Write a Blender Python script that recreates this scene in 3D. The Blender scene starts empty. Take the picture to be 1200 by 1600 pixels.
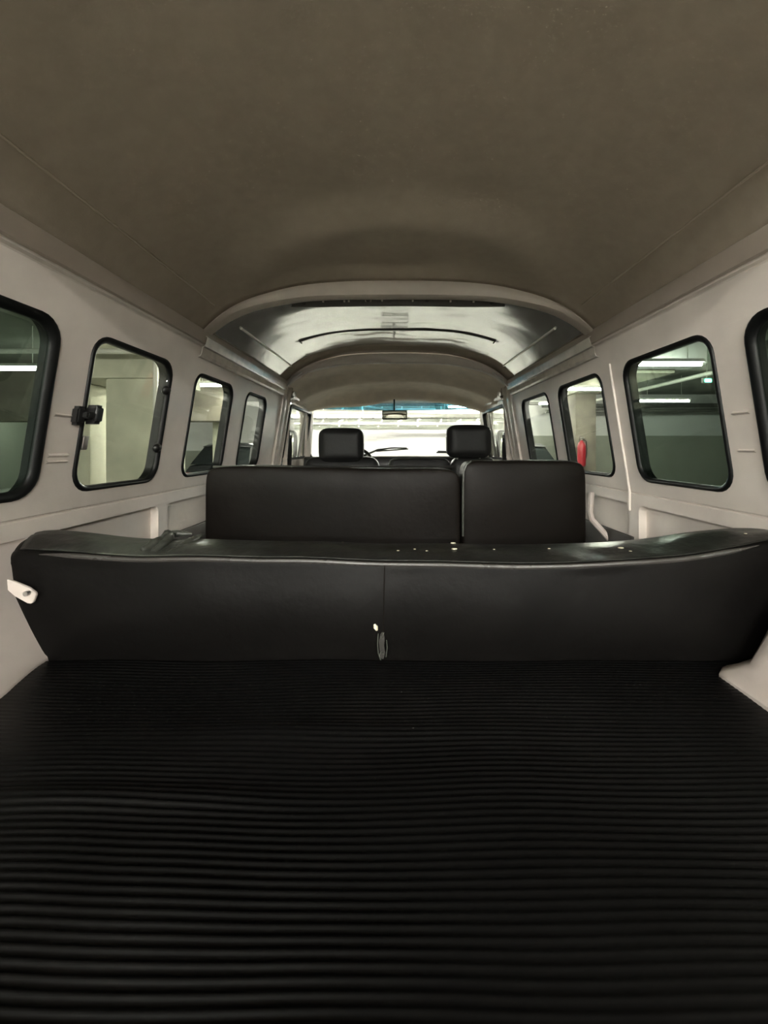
import bpy, bmesh, math, random
from mathutils import Vector, Matrix, noise
from mathutils.geometry import tessellate_polygon

random.seed(7)
SC = bpy.context.scene
COL = SC.collection
PI = math.pi

# ------------------------------------------------------------------ camera, world, exposure
F = 640.0                      # focal length in pixels of the 1200x1600 frame
VX, VY = 618.0, 700.0          # where the van's long axis vanishes
H0 = 1.35                      # camera height above the garage floor
cam_data = bpy.data.cameras.new('camera')
cam = bpy.data.objects.new('camera', cam_data)
COL.objects.link(cam)
cam.location = (0, 0, H0)
cam.rotation_euler = (PI / 2, 0, 0)
cam_data.sensor_fit = 'AUTO'
cam_data.sensor_width = 36.0
cam_data.lens = 36.0 * F / 1600.0
cam_data.shift_x = -(VX - 600) / 1600.0
cam_data.shift_y = -(800 - VY) / 1600.0
cam_data.clip_start = 0.02
SC.camera = cam

world = bpy.data.worlds.new('world')
SC.world = world
world.use_nodes = True
world.node_tree.nodes['Background'].inputs[0].default_value = (0.55, 0.62, 0.55, 1)
world.node_tree.nodes['Background'].inputs[1].default_value = 0.01

SC.view_settings.view_transform = 'Standard'
SC.view_settings.look = 'None'
SC.view_settings.gamma = 1.0
SC.view_settings.use_curve_mapping = False
SC.view_settings.exposure = 3.12
TUBE = 40.0                    # radiance of the fluorescent tubes


# ------------------------------------------------------------------ helpers
def P(px, py, d):
    """point at depth d that lies on a measured line of sight"""
    return Vector(((px - VX) * d / F, d, H0 + (VY - py) * d / F))


def tag(o, label=None, cat=None, group=None, kind=None):
    if label: o['label'] = label
    if cat: o['category'] = cat
    if group: o['group'] = group
    if kind: o['kind'] = kind
    return o


def empty(name, loc=(0, 0, 0), rz=0):
    o = bpy.data.objects.new(name, None)
    COL.objects.link(o)
    o.location = loc
    o.rotation_euler = (0, 0, rz)
    o.empty_display_size = 0.05
    return o


def mat(name, col, rough=0.5, metal=0.0, spec=0.5, var=0.0, vscale=6.0, bump=0.0, bscale=60.0,
        col2=None, emis=None, coat=0.0, vdetail=4.0, vlo=0.35, vhi=0.65, rvar=0.0):
    m = bpy.data.materials.new(name)
    m.use_nodes = True
    nt = m.node_tree
    b = nt.nodes['Principled BSDF']
    b.inputs['Base Color'].default_value = (*col, 1)
    b.inputs['Roughness'].default_value = rough
    b.inputs['Metallic'].default_value = metal
    b.inputs['Specular IOR Level'].default_value = spec
    b.inputs['Coat Weight'].default_value = coat
    tc = nt.nodes.new('ShaderNodeTexCoord')
    if var > 0 or col2 is not None:
        n = nt.nodes.new('ShaderNodeTexNoise')
        n.inputs['Scale'].default_value = vscale
        n.inputs['Detail'].default_value = vdetail
        nt.links.new(tc.outputs['Object'], n.inputs['Vector'])
        r = nt.nodes.new('ShaderNodeValToRGB')
        r.color_ramp.elements[0].position = vlo
        r.color_ramp.elements[1].position = vhi
        c2 = col2 if col2 is not None else tuple(c * (1 - var) for c in col)
        r.color_ramp.elements[0].color = (*c2, 1)
        r.color_ramp.elements[1].color = (*col, 1)
        nt.links.new(n.outputs['Fac'], r.inputs['Fac'])
        nt.links.new(r.outputs['Color'], b.inputs['Base Color'])
        if rvar:
            mr = nt.nodes.new('ShaderNodeMapRange')
            mr.inputs['To Min'].default_value = rough + rvar
            mr.inputs['To Max'].default_value = rough - rvar
            nt.links.new(n.outputs['Fac'], mr.inputs['Value'])
            nt.links.new(mr.outputs['Result'], b.inputs['Roughness'])
    if bump > 0:
        n2 = nt.nodes.new('ShaderNodeTexNoise')
        n2.inputs['Scale'].default_value = bscale
        n2.inputs['Detail'].default_value = 5
        nt.links.new(tc.outputs['Object'], n2.inputs['Vector'])
        bp = nt.nodes.new('ShaderNodeBump')
        bp.inputs['Strength'].default_value = bump
        bp.inputs['Distance'].default_value = 0.01
        nt.links.new(n2.outputs['Fac'], bp.inputs['Height'])
        nt.links.new(bp.outputs['Normal'], b.inputs['Normal'])
    if emis:
        b.inputs['Emission Color'].default_value = (*emis[0], 1)
        b.inputs['Emission Strength'].default_value = emis[1]
    return m


def glass(name, tint, refl=1.0):
    """sheet glass: straight-through tint mixed with a sharp surface reflection"""
    m = bpy.data.materials.new(name)
    m.use_nodes = True
    nt = m.node_tree
    for n in list(nt.nodes):
        if n.type != 'OUTPUT_MATERIAL':
            nt.nodes.remove(n)
    out = nt.nodes['Material Output']
    tr = nt.nodes.new('ShaderNodeBsdfTransparent')
    n = nt.nodes.new('ShaderNodeTexNoise')
    n.inputs['Scale'].default_value = 9
    tc = nt.nodes.new('ShaderNodeTexCoord')
    nt.links.new(tc.outputs['Object'], n.inputs['Vector'])
    r = nt.nodes.new('ShaderNodeValToRGB')
    r.color_ramp.elements[0].color = (*[c * 0.93 for c in tint], 1)
    r.color_ramp.elements[1].color = (*tint, 1)
    nt.links.new(n.outputs['Fac'], r.inputs['Fac'])
    nt.links.new(r.outputs['Color'], tr.inputs['Color'])
    gl = nt.nodes.new('ShaderNodeBsdfGlossy')
    gl.inputs['Roughness'].default_value = 0.02
    gl.inputs['Color'].default_value = (refl, refl, refl, 1)
    lw = nt.nodes.new('ShaderNodeLayerWeight')          # Schlick reflectance, the same from both sides
    lw.inputs['Blend'].default_value = .5
    pw = nt.nodes.new('ShaderNodeMath'); pw.operation = 'POWER'; pw.inputs[1].default_value = 5
    nt.links.new(lw.outputs['Facing'], pw.inputs[0])
    fr = nt.nodes.new('ShaderNodeMath'); fr.operation = 'MULTIPLY_ADD'
    fr.inputs[1].default_value = .95; fr.inputs[2].default_value = .04
    nt.links.new(pw.outputs[0], fr.inputs[0])
    mx = nt.nodes.new('ShaderNodeMixShader')
    nt.links.new(fr.outputs[0], mx.inputs['Fac'])
    nt.links.new(tr.outputs['BSDF'], mx.inputs[1])
    nt.links.new(gl.outputs['BSDF'], mx.inputs[2])
    nt.links.new(mx.outputs['Shader'], out.inputs['Surface'])
    return m


class MB:
    """collects shapes and links them as one mesh object"""
    def __init__(s):
        s.bm = bmesh.new()

    def poly(s, pts, faces):
        vs = [s.bm.verts.new(p) for p in pts]
        for f in faces:
            try:
                s.bm.faces.new([vs[i] for i in f])
            except ValueError:
                pass
        return vs

    def box(s, lo, hi, bev=0.0, seg=3, M=None):
        t = bmesh.new()
        bmesh.ops.create_cube(t, size=1)
        for v in t.verts:
            v.co = Vector([lo[i] + (v.co[i] + .5) * (hi[i] - lo[i]) for i in range(3)])
        if bev > 0:
            bmesh.ops.bevel(t, geom=t.edges[:], offset=bev, segments=seg, affect='EDGES', profile=0.5)
        if M is not None:
            t.transform(M)
        s.merge(t)

    def merge(s, t):
        mp = {}
        for v in t.verts:
            mp[v] = s.bm.verts.new(v.co)
        for f in t.faces:
            s.bm.faces.new([mp[v] for v in f.verts])
        t.free()

    def loft(s, rings, closed=False, cap=False):
        R = [[s.bm.verts.new(p) for p in r] for r in rings]
        n = len(R[0])
        for a, b in zip(R, R[1:]):
            for i in range(n if closed else n - 1):
                j = (i + 1) % n
                s.bm.faces.new([a[i], a[j], b[j], b[i]])
        if cap:
            s.bm.faces.new(R[0][::-1])
            s.bm.faces.new(R[-1])
        return R

    def tube(s, pts, r, n=10, cap=True, flat=None):
        pts = [Vector(p) for p in pts]
        rings = []
        up = Vector((0, 0, 1))
        for i, p in enumerate(pts):
            t = (pts[min(i + 1, len(pts) - 1)] - pts[max(i - 1, 0)]).normalized()
            if abs(t.dot(up)) > .95:
                up = Vector((1, 0, 0)) if abs(t.x) < .9 else Vector((0, 1, 0))
            a = t.cross(up).normalized()
            b = a.cross(t).normalized()
            up = b
            rr = r[i] if isinstance(r, (list, tuple)) else r
            fl = flat if flat else 1.0
            rings.append([p + a * (rr * math.cos(2 * PI * k / n)) + b * (rr * fl * math.sin(2 * PI * k / n)) for k in range(n)])
        s.loft(rings, closed=True, cap=cap)

    def build(s, name, m, parent=None, smooth=True, loc=None, angle=40):
        bmesh.ops.recalc_face_normals(s.bm, faces=s.bm.faces[:])
        me = bpy.data.meshes.new(name)
        if loc is not None:
            s.bm.transform(Matrix.Translation(-Vector(loc)))
        s.bm.to_mesh(me)
        s.bm.free()
        o = bpy.data.objects.new(name, me)
        COL.objects.link(o)
        if loc is not None:
            o.location = loc
        if m: me.materials.append(m)
        if smooth:
            me.set_sharp_from_angle(angle=math.radians(angle))
            for p in me.polygons:
                p.use_smooth = True
        if parent is not None:
            o.parent = parent
            o.matrix_parent_inverse = Matrix.Translation(-Vector(parent.location)) if loc is None and parent.location.length > 0 else Matrix()
        return o


def solidify(o, t, off=1.0):
    md = o.modifiers.new('thickness', 'SOLIDIFY')
    md.thickness = t
    md.offset = off
    return o


def thicken(o, t, d):
    """give a sheet thickness on the side that faces along d, keeping its visible face in place"""
    d = Vector(d)
    return solidify(o, t, 1.0 if sum(p.normal.dot(d) * p.area for p in o.data.polygons) > 0 else -1.0)


def interp(tab, x):
    if x <= tab[0][0]: return tab[0][1]
    for (a, fa), (b, fb) in zip(tab, tab[1:]):
        if x <= b:
            return fa + (fb - fa) * (x - a) / (b - a)
    return tab[-1][1]


def sinterp(tab, x):
    """smooth (Catmull-Rom) interpolation"""
    n = len(tab)
    if x <= tab[0][0]: return tab[0][1]
    if x >= tab[-1][0]: return tab[-1][1]
    for i in range(n - 1):
        if x <= tab[i + 1][0]:
            x0, p1 = tab[i]; x1, p2 = tab[i + 1]
            t = (x - x0) / (x1 - x0)
            m1 = (p2 - tab[i - 1][1]) / (x1 - tab[i - 1][0]) if i > 0 else (p2 - p1) / (x1 - x0)
            m2 = (tab[i + 2][1] - p1) / (tab[i + 2][0] - x0) if i + 2 < n else (p2 - p1) / (x1 - x0)
            h = x1 - x0
            t2, t3 = t * t, t * t * t
            return (2*t3-3*t2+1)*p1 + (t3-2*t2+t)*h*m1 + (-2*t3+3*t2)*p2 + (t3-t2)*h*m2


def sstep(a, b, x):
    t = max(0, min(1, (x - a) / (b - a)))
    return t * t * (3 - 2 * t)


def rrect(x0, x1, z0, z1, r, n=6):
    out = []
    for cx, cz, a0 in ((x1 - r, z0 + r, -PI / 2), (x1 - r, z1 - r, 0), (x0 + r, z1 - r, PI / 2), (x0 + r, z0 + r, PI)):
        for k in range(n + 1):
            a = a0 + PI / 2 * k / n
            out.append((cx + r * math.cos(a), cz + r * math.sin(a)))
    return out


# ------------------------------------------------------------------ materials
M = {}
M['paint'] = mat('inner_paint', (.82, .745, .675), .36, spec=.5, var=.10, vscale=7, bump=.06, bscale=25)
M['paint_gloss'] = mat('door_track_paint', (.70, .64, .57), .18, spec=.8, coat=.6, var=.2, vscale=22, bump=.08, bscale=30)
M['tub'] = mat('wheel_arch_paint', (.66, .585, .535), .5, var=.08, vscale=9, bump=.05, bscale=25)
M['headliner'] = mat('matte_headliner', (.39, .33, .262), .75, spec=.25, var=.07, vscale=30, bump=.05, bscale=160)
M['vinyl_roof'] = mat('shiny_roof_vinyl', (.34, .32, .275), .15, spec=1.0, var=.12, vscale=9, bump=.05, bscale=7, coat=1.0)
M['cab_liner'] = mat('cab_headliner', (.72, .62, .50), .65, spec=.4, var=.12, vscale=12, bump=.2, bscale=14)
M['bow'] = mat('bow_trim', (.52, .46, .40), .5, var=.06, vscale=20)
M['rail'] = mat('roof_rail_paint', (.40, .34, .285), .5, var=.06, vscale=14)
M['pale_seam'] = mat('pale_headliner_seam', (.48, .41, .33), .5)
M['seam'] = mat('dark_seam', (.02, .018, .015), .6)
M['strip'] = mat('pale_strip', (.78, .74, .66), .25, spec=1.0, coat=1.0)
M['rubber'] = mat('window_rubber', (.004, .0045, .0045), .45, spec=.25, bump=.05)
M['glass_clear'] = glass('clear_glass', (.93, .95, .90), .6)
M['glass_mid'] = glass('side_glass', (.84, .87, .82), .7)
M['glass_dark'] = glass('dark_green_glass', (.66, .74, .68))
M['glass_screen'] = glass('windscreen_glass', (.97, .98, .96))
M['glass_blue'] = glass('blue_sunband_glass', (.30, .56, .66))
M['vinyl'] = mat('black_vinyl', (.0046, .0041, .0038), .47, spec=.09, var=.35, vscale=5, bump=.10, bscale=45, rvar=.08)
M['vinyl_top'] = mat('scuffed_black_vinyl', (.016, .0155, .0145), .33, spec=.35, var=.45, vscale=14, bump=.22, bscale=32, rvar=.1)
M['edge'] = mat('highlight_edge', (.05, .045, .042), .28, spec=.8, var=.3, vscale=8, rvar=.06)  # paler than the vinyl, to paint a highlight along the edge
M['vinyl_green'] = mat('grey_green_vinyl', (.075, .08, .068), .30, var=.35, vscale=12, bump=.12, bscale=30)
def coloured(m, x_edge, width, col):  # mixes a second colour into a ragged band along X
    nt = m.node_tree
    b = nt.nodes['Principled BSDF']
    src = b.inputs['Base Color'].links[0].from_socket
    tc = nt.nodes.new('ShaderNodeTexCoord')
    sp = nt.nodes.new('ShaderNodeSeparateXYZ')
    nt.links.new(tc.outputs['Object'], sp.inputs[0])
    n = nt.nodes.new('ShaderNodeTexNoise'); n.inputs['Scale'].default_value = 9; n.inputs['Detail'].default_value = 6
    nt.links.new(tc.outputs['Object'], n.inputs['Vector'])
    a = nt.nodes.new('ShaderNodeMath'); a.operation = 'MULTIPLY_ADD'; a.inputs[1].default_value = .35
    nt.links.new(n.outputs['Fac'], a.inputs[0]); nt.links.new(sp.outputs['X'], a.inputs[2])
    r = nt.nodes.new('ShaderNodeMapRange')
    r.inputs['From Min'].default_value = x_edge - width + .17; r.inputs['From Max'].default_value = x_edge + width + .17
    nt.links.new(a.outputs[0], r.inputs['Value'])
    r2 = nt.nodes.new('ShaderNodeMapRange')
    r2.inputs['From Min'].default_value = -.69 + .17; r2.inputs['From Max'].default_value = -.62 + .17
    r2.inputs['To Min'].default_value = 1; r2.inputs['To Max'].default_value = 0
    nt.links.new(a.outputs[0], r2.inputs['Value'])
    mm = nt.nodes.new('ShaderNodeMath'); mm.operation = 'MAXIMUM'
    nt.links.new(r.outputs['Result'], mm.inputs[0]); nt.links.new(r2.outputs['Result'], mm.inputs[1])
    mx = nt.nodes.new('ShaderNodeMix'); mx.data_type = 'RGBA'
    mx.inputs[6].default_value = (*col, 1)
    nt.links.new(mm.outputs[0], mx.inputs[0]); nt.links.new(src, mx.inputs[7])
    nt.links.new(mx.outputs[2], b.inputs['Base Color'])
coloured(M['vinyl_top'], -.40, .10, (.075, .08, .068))
M['vinyl_mid'] = mat('brown_black_vinyl', (.0080, .0062, .0050), .48, spec=.11, var=.3, vscale=6, bump=.10, bscale=38, rvar=.06)
M['cab_seat'] = mat('cab_seat_vinyl', (.013, .013, .013), .5, spec=.35, var=.2, vscale=9, bump=.08, bscale=60)
M['mat'] = mat('ribbed_rubber', (.0038, .0038, .0038), .38, spec=.18, var=.35, vscale=4, rvar=.08)
M['foam'] = mat('foam', (.75, .70, .52), .9)
M['deck'] = mat('painted_deck', (.05, .045, .04), .6)
M['black'] = mat('black_plastic', (.01, .01, .01), .4)
M['metal'] = mat('bare_metal', (.55, .53, .50), .3, metal=.9)
M['concrete'] = mat('concrete', (.42, .42, .33), .85, var=.22, vscale=2.2, bump=.15, bscale=12)
M['dark_concrete'] = mat('shaded_concrete', (.16, .145, .115), .85, var=.3, vscale=3, bump=.15, bscale=12)  # darkened to paint shade onto the unlit right pillar and left cross beam
M['concrete_dark'] = mat('ceiling_concrete', (.17, .18, .155), .9, var=.3, vscale=1.5, bump=.1, bscale=8)
M['gfloor'] = mat('garage_floor', (.30, .30, .27), .35, var=.2, vscale=.8)
M['gwhite'] = mat('white_wall_paint', (.47, .47, .46), .7, var=.08, vscale=1.2)
M['ggrey'] = mat('grey_wall_paint', (.19, .20, .165), .7, var=.1, vscale=1.2)
M['pipe'] = mat('pipe_paint', (.55, .55, .50), .45, var=.15, vscale=4)
M['pipe_dark'] = mat('dark_pipe', (.10, .10, .09), .5, var=.2, vscale=4)
M['tube'] = mat('fluorescent_tube', (.9, .9, .88), .4, emis=((1.0, .98, .90), TUBE))
M['fixture'] = mat('lamp_housing', (.75, .75, .72), .4, var=.05)
M['red'] = mat('red_cylinder', (.26, .012, .02), .3, var=.1)
M['green_led'] = mat('green_lamp', (.05, .6, .35), .4, emis=((.08, 1.0, .55), 6.0))
M['car_dark'] = mat('dark_car_paint', (.03, .032, .035), .2, coat=.6, var=.1)
M['car_glass'] = mat('car_glass', (.02, .025, .025), .05)
M['tyre'] = mat('tyre_rubber', (.015, .015, .015), .8, bump=.1)
M['car_silver'] = mat('silver_car_paint', (.45, .46, .46), .25, metal=.4, coat=.5, var=.08)
M['webbing'] = mat('belt_webbing', (.015, .015, .014), .7, bump=.2, bscale=300)
M['mirror'] = mat('mirror_glass', (.4, .4, .33), .05, metal=1.0)

_b = M['vinyl_roof'].node_tree.nodes['Principled BSDF']
_b.inputs['IOR'].default_value = 2.4
_b.inputs['Coat IOR'].default_value = 2.2
_b.inputs['Coat Roughness'].default_value = .1

# ------------------------------------------------------------------ van body measurements
X0 = 0.01                      # body centre line


def hw(z):
    """half width of the side wall at height z (relative to the lens)"""
    if z >= -.148: return .777 - .159 * z
    return .8005 + .0 * z


def wx(side, z, off=0.0):
    return X0 + side * (hw(z) + off)


ARCH = [(0, .591), (.178, .588), (.335, .575), (.463, .547), (.549, .518), (.627, .474), (.695, .417)]


def arch(h):
    return sinterp(ARCH, abs(h))


def wallpoint(side, d, z, off=0.0):
    return Vector((wx(side, z, off), d, H0 + z))


HS = [-.695 + 1.39 * i / 72 for i in range(73)]

WIN = {  # side: list of (d0, d1) of each side window
    -1: [(.36, .888), (.986, 1.334), (1.487, 1.83), (1.995, 2.305)],
    1: [(.36, .876), (.968, 1.343), (1.486, 1.88), (2.005, 2.42)],
}
DOORWIN = {-1: (2.82, 3.50), 1: (2.79, 3.48)}
WZ0, WZ1 = -.107, .277

# ------------------------------------------------------------------ side walls
def fill_with_holes(mb, side, outer, holes, off=0.0, reveal=0.03):
    polys = [[Vector((a, b, 0)) for a, b in outer]] + [[Vector((a, b, 0)) for a, b in h] for h in holes]
    flat = [p for q in polys for p in q]
    tri = tessellate_polygon(polys)
    vs = [mb.bm.verts.new(wallpoint(side, p.x, p.y, off)) for p in flat]
    for t in tri:
        try: mb.bm.faces.new([vs[i] for i in t])
        except ValueError: pass
    k = len(outer)
    for h in holes:
        n = len(h)
        ov = [mb.bm.verts.new(wallpoint(side, a, b, off + reveal)) for a, b in h]
        for i in range(n):
            j = (i + 1) % n
            mb.bm.faces.new([vs[k + i], vs[k + j], ov[j], ov[i]])
        k += n


def strip(mb, side, d0, d1, prof):
    """profile of (z, off) swept along the van"""
    mb.loft([[wallpoint(side, d, z, o) for z, o in prof] for d in (d0, d1)])


for side, sname in ((-1, 'left'), (1, 'right')):
    mb = MB()
    D0, D1 = -.12, 2.58
    holes = [rrect(a, b, WZ0, WZ1, .055) for a, b in WIN[side]]
    fill_with_holes(mb, side, [(D0, -.148), (D1, -.148), (D1, .366), (D0, .366)], holes, 0, .035)
    # step up to the roof rail
    strip(mb, side, D0, D1, [(.366, 0), (.369, -.002), (.372, -.010), (.376, -.012), (.424, -.012), (.430, .03)])
    # pressed crease under the windows and the waist band
    strip(mb, side, D0, D1, [(-.148, 0), (-.150, .006), (-.153, .006), (-.156, .001), (-.186, .0)])
    # lower panels with pressed recesses
    rec = [(.34, 1.365), (1.42, 1.98), (2.04, 2.50)]
    hs = [rrect(a, b, -.46, -.192, .02, 3) for a, b in rec]
    fill_with_holes(mb, side, [(D0, -1.0), (D1, -1.0), (D1, -.186), (D0, -.186)], hs, 0, .026)
    for h in hs:
        vs = [mb.bm.verts.new(wallpoint(side, a, b, .026)) for a, b in h]
        mb.bm.faces.new(vs)
    # raised pillar pressings between the windows
    if side == 1:
        for z0, z1 in ((.075, .083), (-.010, -.002)):
            mb.loft([[wallpoint(side, d, z0, 0), wallpoint(side, d, (z0 + z1) / 2, -.006), wallpoint(side, d, z1, 0)] for d in (.895, .90, .935, .94)])
        mb.tube([wallpoint(side, 1.415, z, -.002) for z in (.29, .25, .1, -.1, -.15, -.215)], .0045, 8)
    else:
        for z0, z1 in ((.070, .078), (-.022, -.012), (-.035, -.028)):
            mb.loft([[wallpoint(side, d, z0, 0), wallpoint(side, d, (z0 + z1) / 2, -.006), wallpoint(side, d, z1, 0)] for d in (.905, .91, .955, .96)])
    w = mb.build('wall_' + sname, M['paint'], smooth=True, angle=30)
    tag(w, 'pale painted metal %s side wall of the van with window openings and pressed panels' % sname, 'wall', kind='structure')
    # strut and dark kick panel of the lower wall
    k = MB()
    k.box((X0 + side * .792 - .006, 1.385, H0 - .62), (X0 + side * .792 + .006, 2.5, H0 - .30), .003)
    k.build('kick_panel', M['deck'], w)

    # upper roof rail trim
    mb = MB()
    strip(mb, side, -.12, 2.58, [(.378, -.013), (.381, -.017), (.420, -.017), (.424, -.013)])
    t = mb.build('trim_%d' % (1 if side < 0 else 2), M['rail'], smooth=False)
    solidify(t, .003)
    tag(t, 'taupe roof rail running along the top of the %s side wall' % sname, 'trim', kind='structure')

    # glossy sliding door track trim above the second and third windows
    mb = MB()
    strip(mb, side, 1.475, 2.575, [(.330, -.002), (.332, -.010), (.340, -.013), (.366, -.013), (.368, -.022), (.398, -.026), (.402, -.02), (.402, -.012)])
    t = mb.build('trim_%d' % (3 if side < 0 else 4), M['paint_gloss'], smooth=False)
    solidify(t, .002)
    tag(t, 'shiny painted metal strip above the middle windows on the %s side' % sname, 'trim', kind='structure')

    # B pillar behind the cab
    mb = MB()
    zs = [-.9, -.148, 0, .15, .3, .40]
    sec = [(2.575, .0), (2.580, -.012), (2.60, -.018), (2.63, -.018), (2.645, -.004), (2.70, -.004), (2.715, -.014), (2.75, -.012), (2.77, 0), (2.785, .02)]
    mb.loft([[wallpoint(side, d, z, o) for d, o in sec] for z in zs])
    t = mb.build('trim_%d' % (5 if side < 0 else 6), M['paint_gloss'], smooth=True, angle=30)
    solidify(t, .004)
    tag(t, 'upright metal pillar between the %s side windows and the cab door' % sname, 'pillar', kind='structure')

    # cab door
    a, b = DOORWIN[side]
    mb = MB()
    fill_with_holes(mb, side, [(2.78, -.95), (3.56, -.95), (3.56, .40), (2.78, .40)], [rrect(a, b, -.085, .30, .03)], 0, .035)
    strip(mb, side, 2.78, 3.56, [(.335, 0), (.337, -.02), (.352, -.024), (.356, -.012), (.385, -.018), (.39, .01)])
    dr = mb.build('door_%d' % (1 if side < 0 else 2), M['paint_gloss'], smooth=True, angle=30)
    tag(dr, '%s cab door with a framed window and quarter light' % sname, 'door', kind='structure')
    p = MB(); p.box((0, a - .01, -.095), (.005, b + .01, .31), 0)
    for v in p.bm.verts:
        v.co = wallpoint(side, v.co.y, v.co.z, .02 + v.co.x)
    p.build('door_pane', M['glass_clear'], dr, smooth=False)
    # divider of the quarter light: an upright bar and a slanting frame
    q = MB()
    dv = b - .17
    q.tube([wallpoint(side, dv, z, .01) for z in (-.085, .1, .30)], .012, 8)
    q.tube([wallpoint(side, dv + .02, .24, .01), wallpoint(side, b - .02, -.08, .01)], .010, 8)
    q.build('quarter_light_frame', M['metal'], dr)
    q = MB()
    q.loft([rrect_ for rrect_ in [[wallpoint(side, x, z, o) for x, z in rrect(a - .004, b + .004, -.089, .304, .034)] for o in (-.006, .022)]], closed=True)
    q.loft([[wallpoint(side, x, z, o) for x, z in rrect(a + g, b - g, -.085 + g, .30 - g, .03)] for g, o in ((-.004, -.006), (.014, -.008), (.016, .02))], closed=True)
    q.build('door_seal', M['rubber'], dr)

# ------------------------------------------------------------------ side windows
def window(n, side, d0, d1, gl, label, latch=False, seal=.010):
    mb = MB()
    rings = []
    for g, o in ((-.003, -.001), (-.002, -.004), (.002, -.006), (seal * .55, -.005), (seal, .000), (seal + .002, .006), (seal + .001, .009), (.003, .010), (.003, .037), (-.002, .037)):
        rings.append([wallpoint(side, x, z, o) for x, z in rrect(d0 + g, d1 - g, WZ0 + g, WZ1 - g, .055 - g * .6)])
    mb.loft(rings + [rings[0]], closed=True)
    w = mb.build('window_%d' % n, M['rubber'], angle=50)
    tag(w, label, 'window', kind='structure')
    g = MB()
    lo = [wallpoint(side, x, z, .004) for x, z in rrect(d0 + .012, d1 - .012, WZ0 + .012, WZ1 - .012, .047)]
    hi = [wallpoint(side, x, z, .008) for x, z in rrect(d0 + .012, d1 - .012, WZ0 + .012, WZ1 - .012, .047)]
    g.loft([lo, hi], closed=True, cap=True)
    g.build('pane', gl, w, smooth=False)
    if latch:
        # swing latch on the wall at the rear edge
        l = MB()
        zc = .078
        for a, b, z0, z1, o0, o1 in ((d0 - .036, d0 - .010, zc - .024, zc + .020, -.018, -.001),
                                     (d0 - .022, d0 + .010, zc - .008, zc + .008, -.030, -.016),
                                     (d0 + .000, d0 + .026, zc - .020, zc + .026, -.034, -.003)):
            t = bmesh.new()
            bmesh.ops.create_cube(t, size=1)
            bmesh.ops.bevel(t, geom=t.edges[:], offset=.16, segments=3, affect='EDGES')
            for v in t.verts:
                v.co = wallpoint(side, (a + b) / 2 + v.co.y * (b - a), (z0 + z1) / 2 + v.co.z * (z1 - z0), (o0 + o1) / 2 + v.co.x * (o1 - o0))
            l.merge(t)
        l.build('latch', M['black'], w)
        l = MB()
        l.box((0, 0, 0), (.012, .022, .035), .003)
        for v in l.bm.verts:
            v.co = wallpoint(side, d0 + .012 + v.co.y * .8, -.005 + v.co.z, -.004 + v.co.x)
        l.build('catch_plate', M['metal'], w)
        for zc in (.185, .0):
            l2 = MB()
            t = bmesh.new()
            bmesh.ops.create_uvsphere(t, u_segments=14, v_segments=8, radius=1)
            for v in t.verts:
                v.co = wallpoint(side, d1 - .020 + v.co.y * .018, zc + v.co.z * .014, -.002 + v.co.x * .012)
            l2.merge(t)
            l2.build('hinge', M['black'], w)
    return w


WL = WIN[-1]; WR = WIN[1]
window(1, -1, *WL[0], M['glass_dark'], 'leftmost rear quarter window with a thick black seal, cut by the frame', seal=.016)
window(2, -1, *WL[1], M['glass_clear'], 'left pop-out window with a black latch, looking at a concrete pillar', latch=True)
window(3, -1, *WL[2], M['glass_mid'], 'left side window just above the end of the middle bench')
window(4, -1, *WL[3], M['glass_clear'], 'small far left window next to the cab pillar')
window(5, 1, *WR[0], M['glass_dark'], 'rear quarter window cut by the right edge, black seal', seal=.016)
window(6, 1, *WR[1], M['glass_dark'], 'large right window with dark glass, showing two tube lamps', seal=.010)
window(7, 1, *WR[2], M['glass_mid'], 'right side window showing a red fire extinguisher')
window(8, 1, *WR[3], M['glass_mid'], 'small far right window next to the cab pillar')

# ------------------------------------------------------------------ roof: rear, middle and cab headliners
def bulge(h, d):
    # the lining steps down to a shallow hollow in front of the bow
    r = math.hypot(h / .50, (1.46 - d) / .36)
    v = .040 * sstep(.92, 1.32, r) * (1 - (abs(h) / .69) ** 6)
    v += .020 * max(0, 1 - r * r) * sstep(0, .10, 1.455 - d)
    return v * sstep(0, .05, 1.455 - d)


mb = MB()
ds = [-.12 + 1.575 * i / 60 for i in range(61)]
mb.loft([[Vector((X0 + h * 1.012, d, H0 + arch(h) + .003 - .012 * (abs(h) / .695) ** 6 + bulge(h, d))) for h in HS] for d in ds])
ceil = mb.build('ceiling', M['headliner'])
thicken(ceil, .02, (0, 0, 1))
tag(ceil, 'matte taupe headliner of the rear roof section above the cargo deck', 'ceiling', kind='structure')
for s in (-1, 1):
    mb = MB()
    mb.tube([Vector((X0 + s * .630, d, H0 + arch(.6225) + .0015 - .0062 + bulge(.6225, d))) for d in ds[4:59]], .0026, 6)
    mb.build('seam', M['pale_seam'], ceil)
# header over the open tailgate
mb = MB()
mb.loft([[Vector((X0 + h * 1.01, d, H0 + arch(h) + z)) for h in HS] for d, z in ((-.12, .06), (-.125, -.01), (-.15, -.015), (-.16, .06))])
o = mb.build('trim_7', M['paint']); solidify(o, .004)
tag(o, 'painted header above the open tailgate behind the viewer', 'trim', kind='structure')

# middle roof skin, shiny
def dent(h, d):
    v = Vector((h * 3.2, d * 7.0, 1.7))
    return .0036 * noise.noise(v) + .0012 * noise.noise(v * 2.7)


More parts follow.
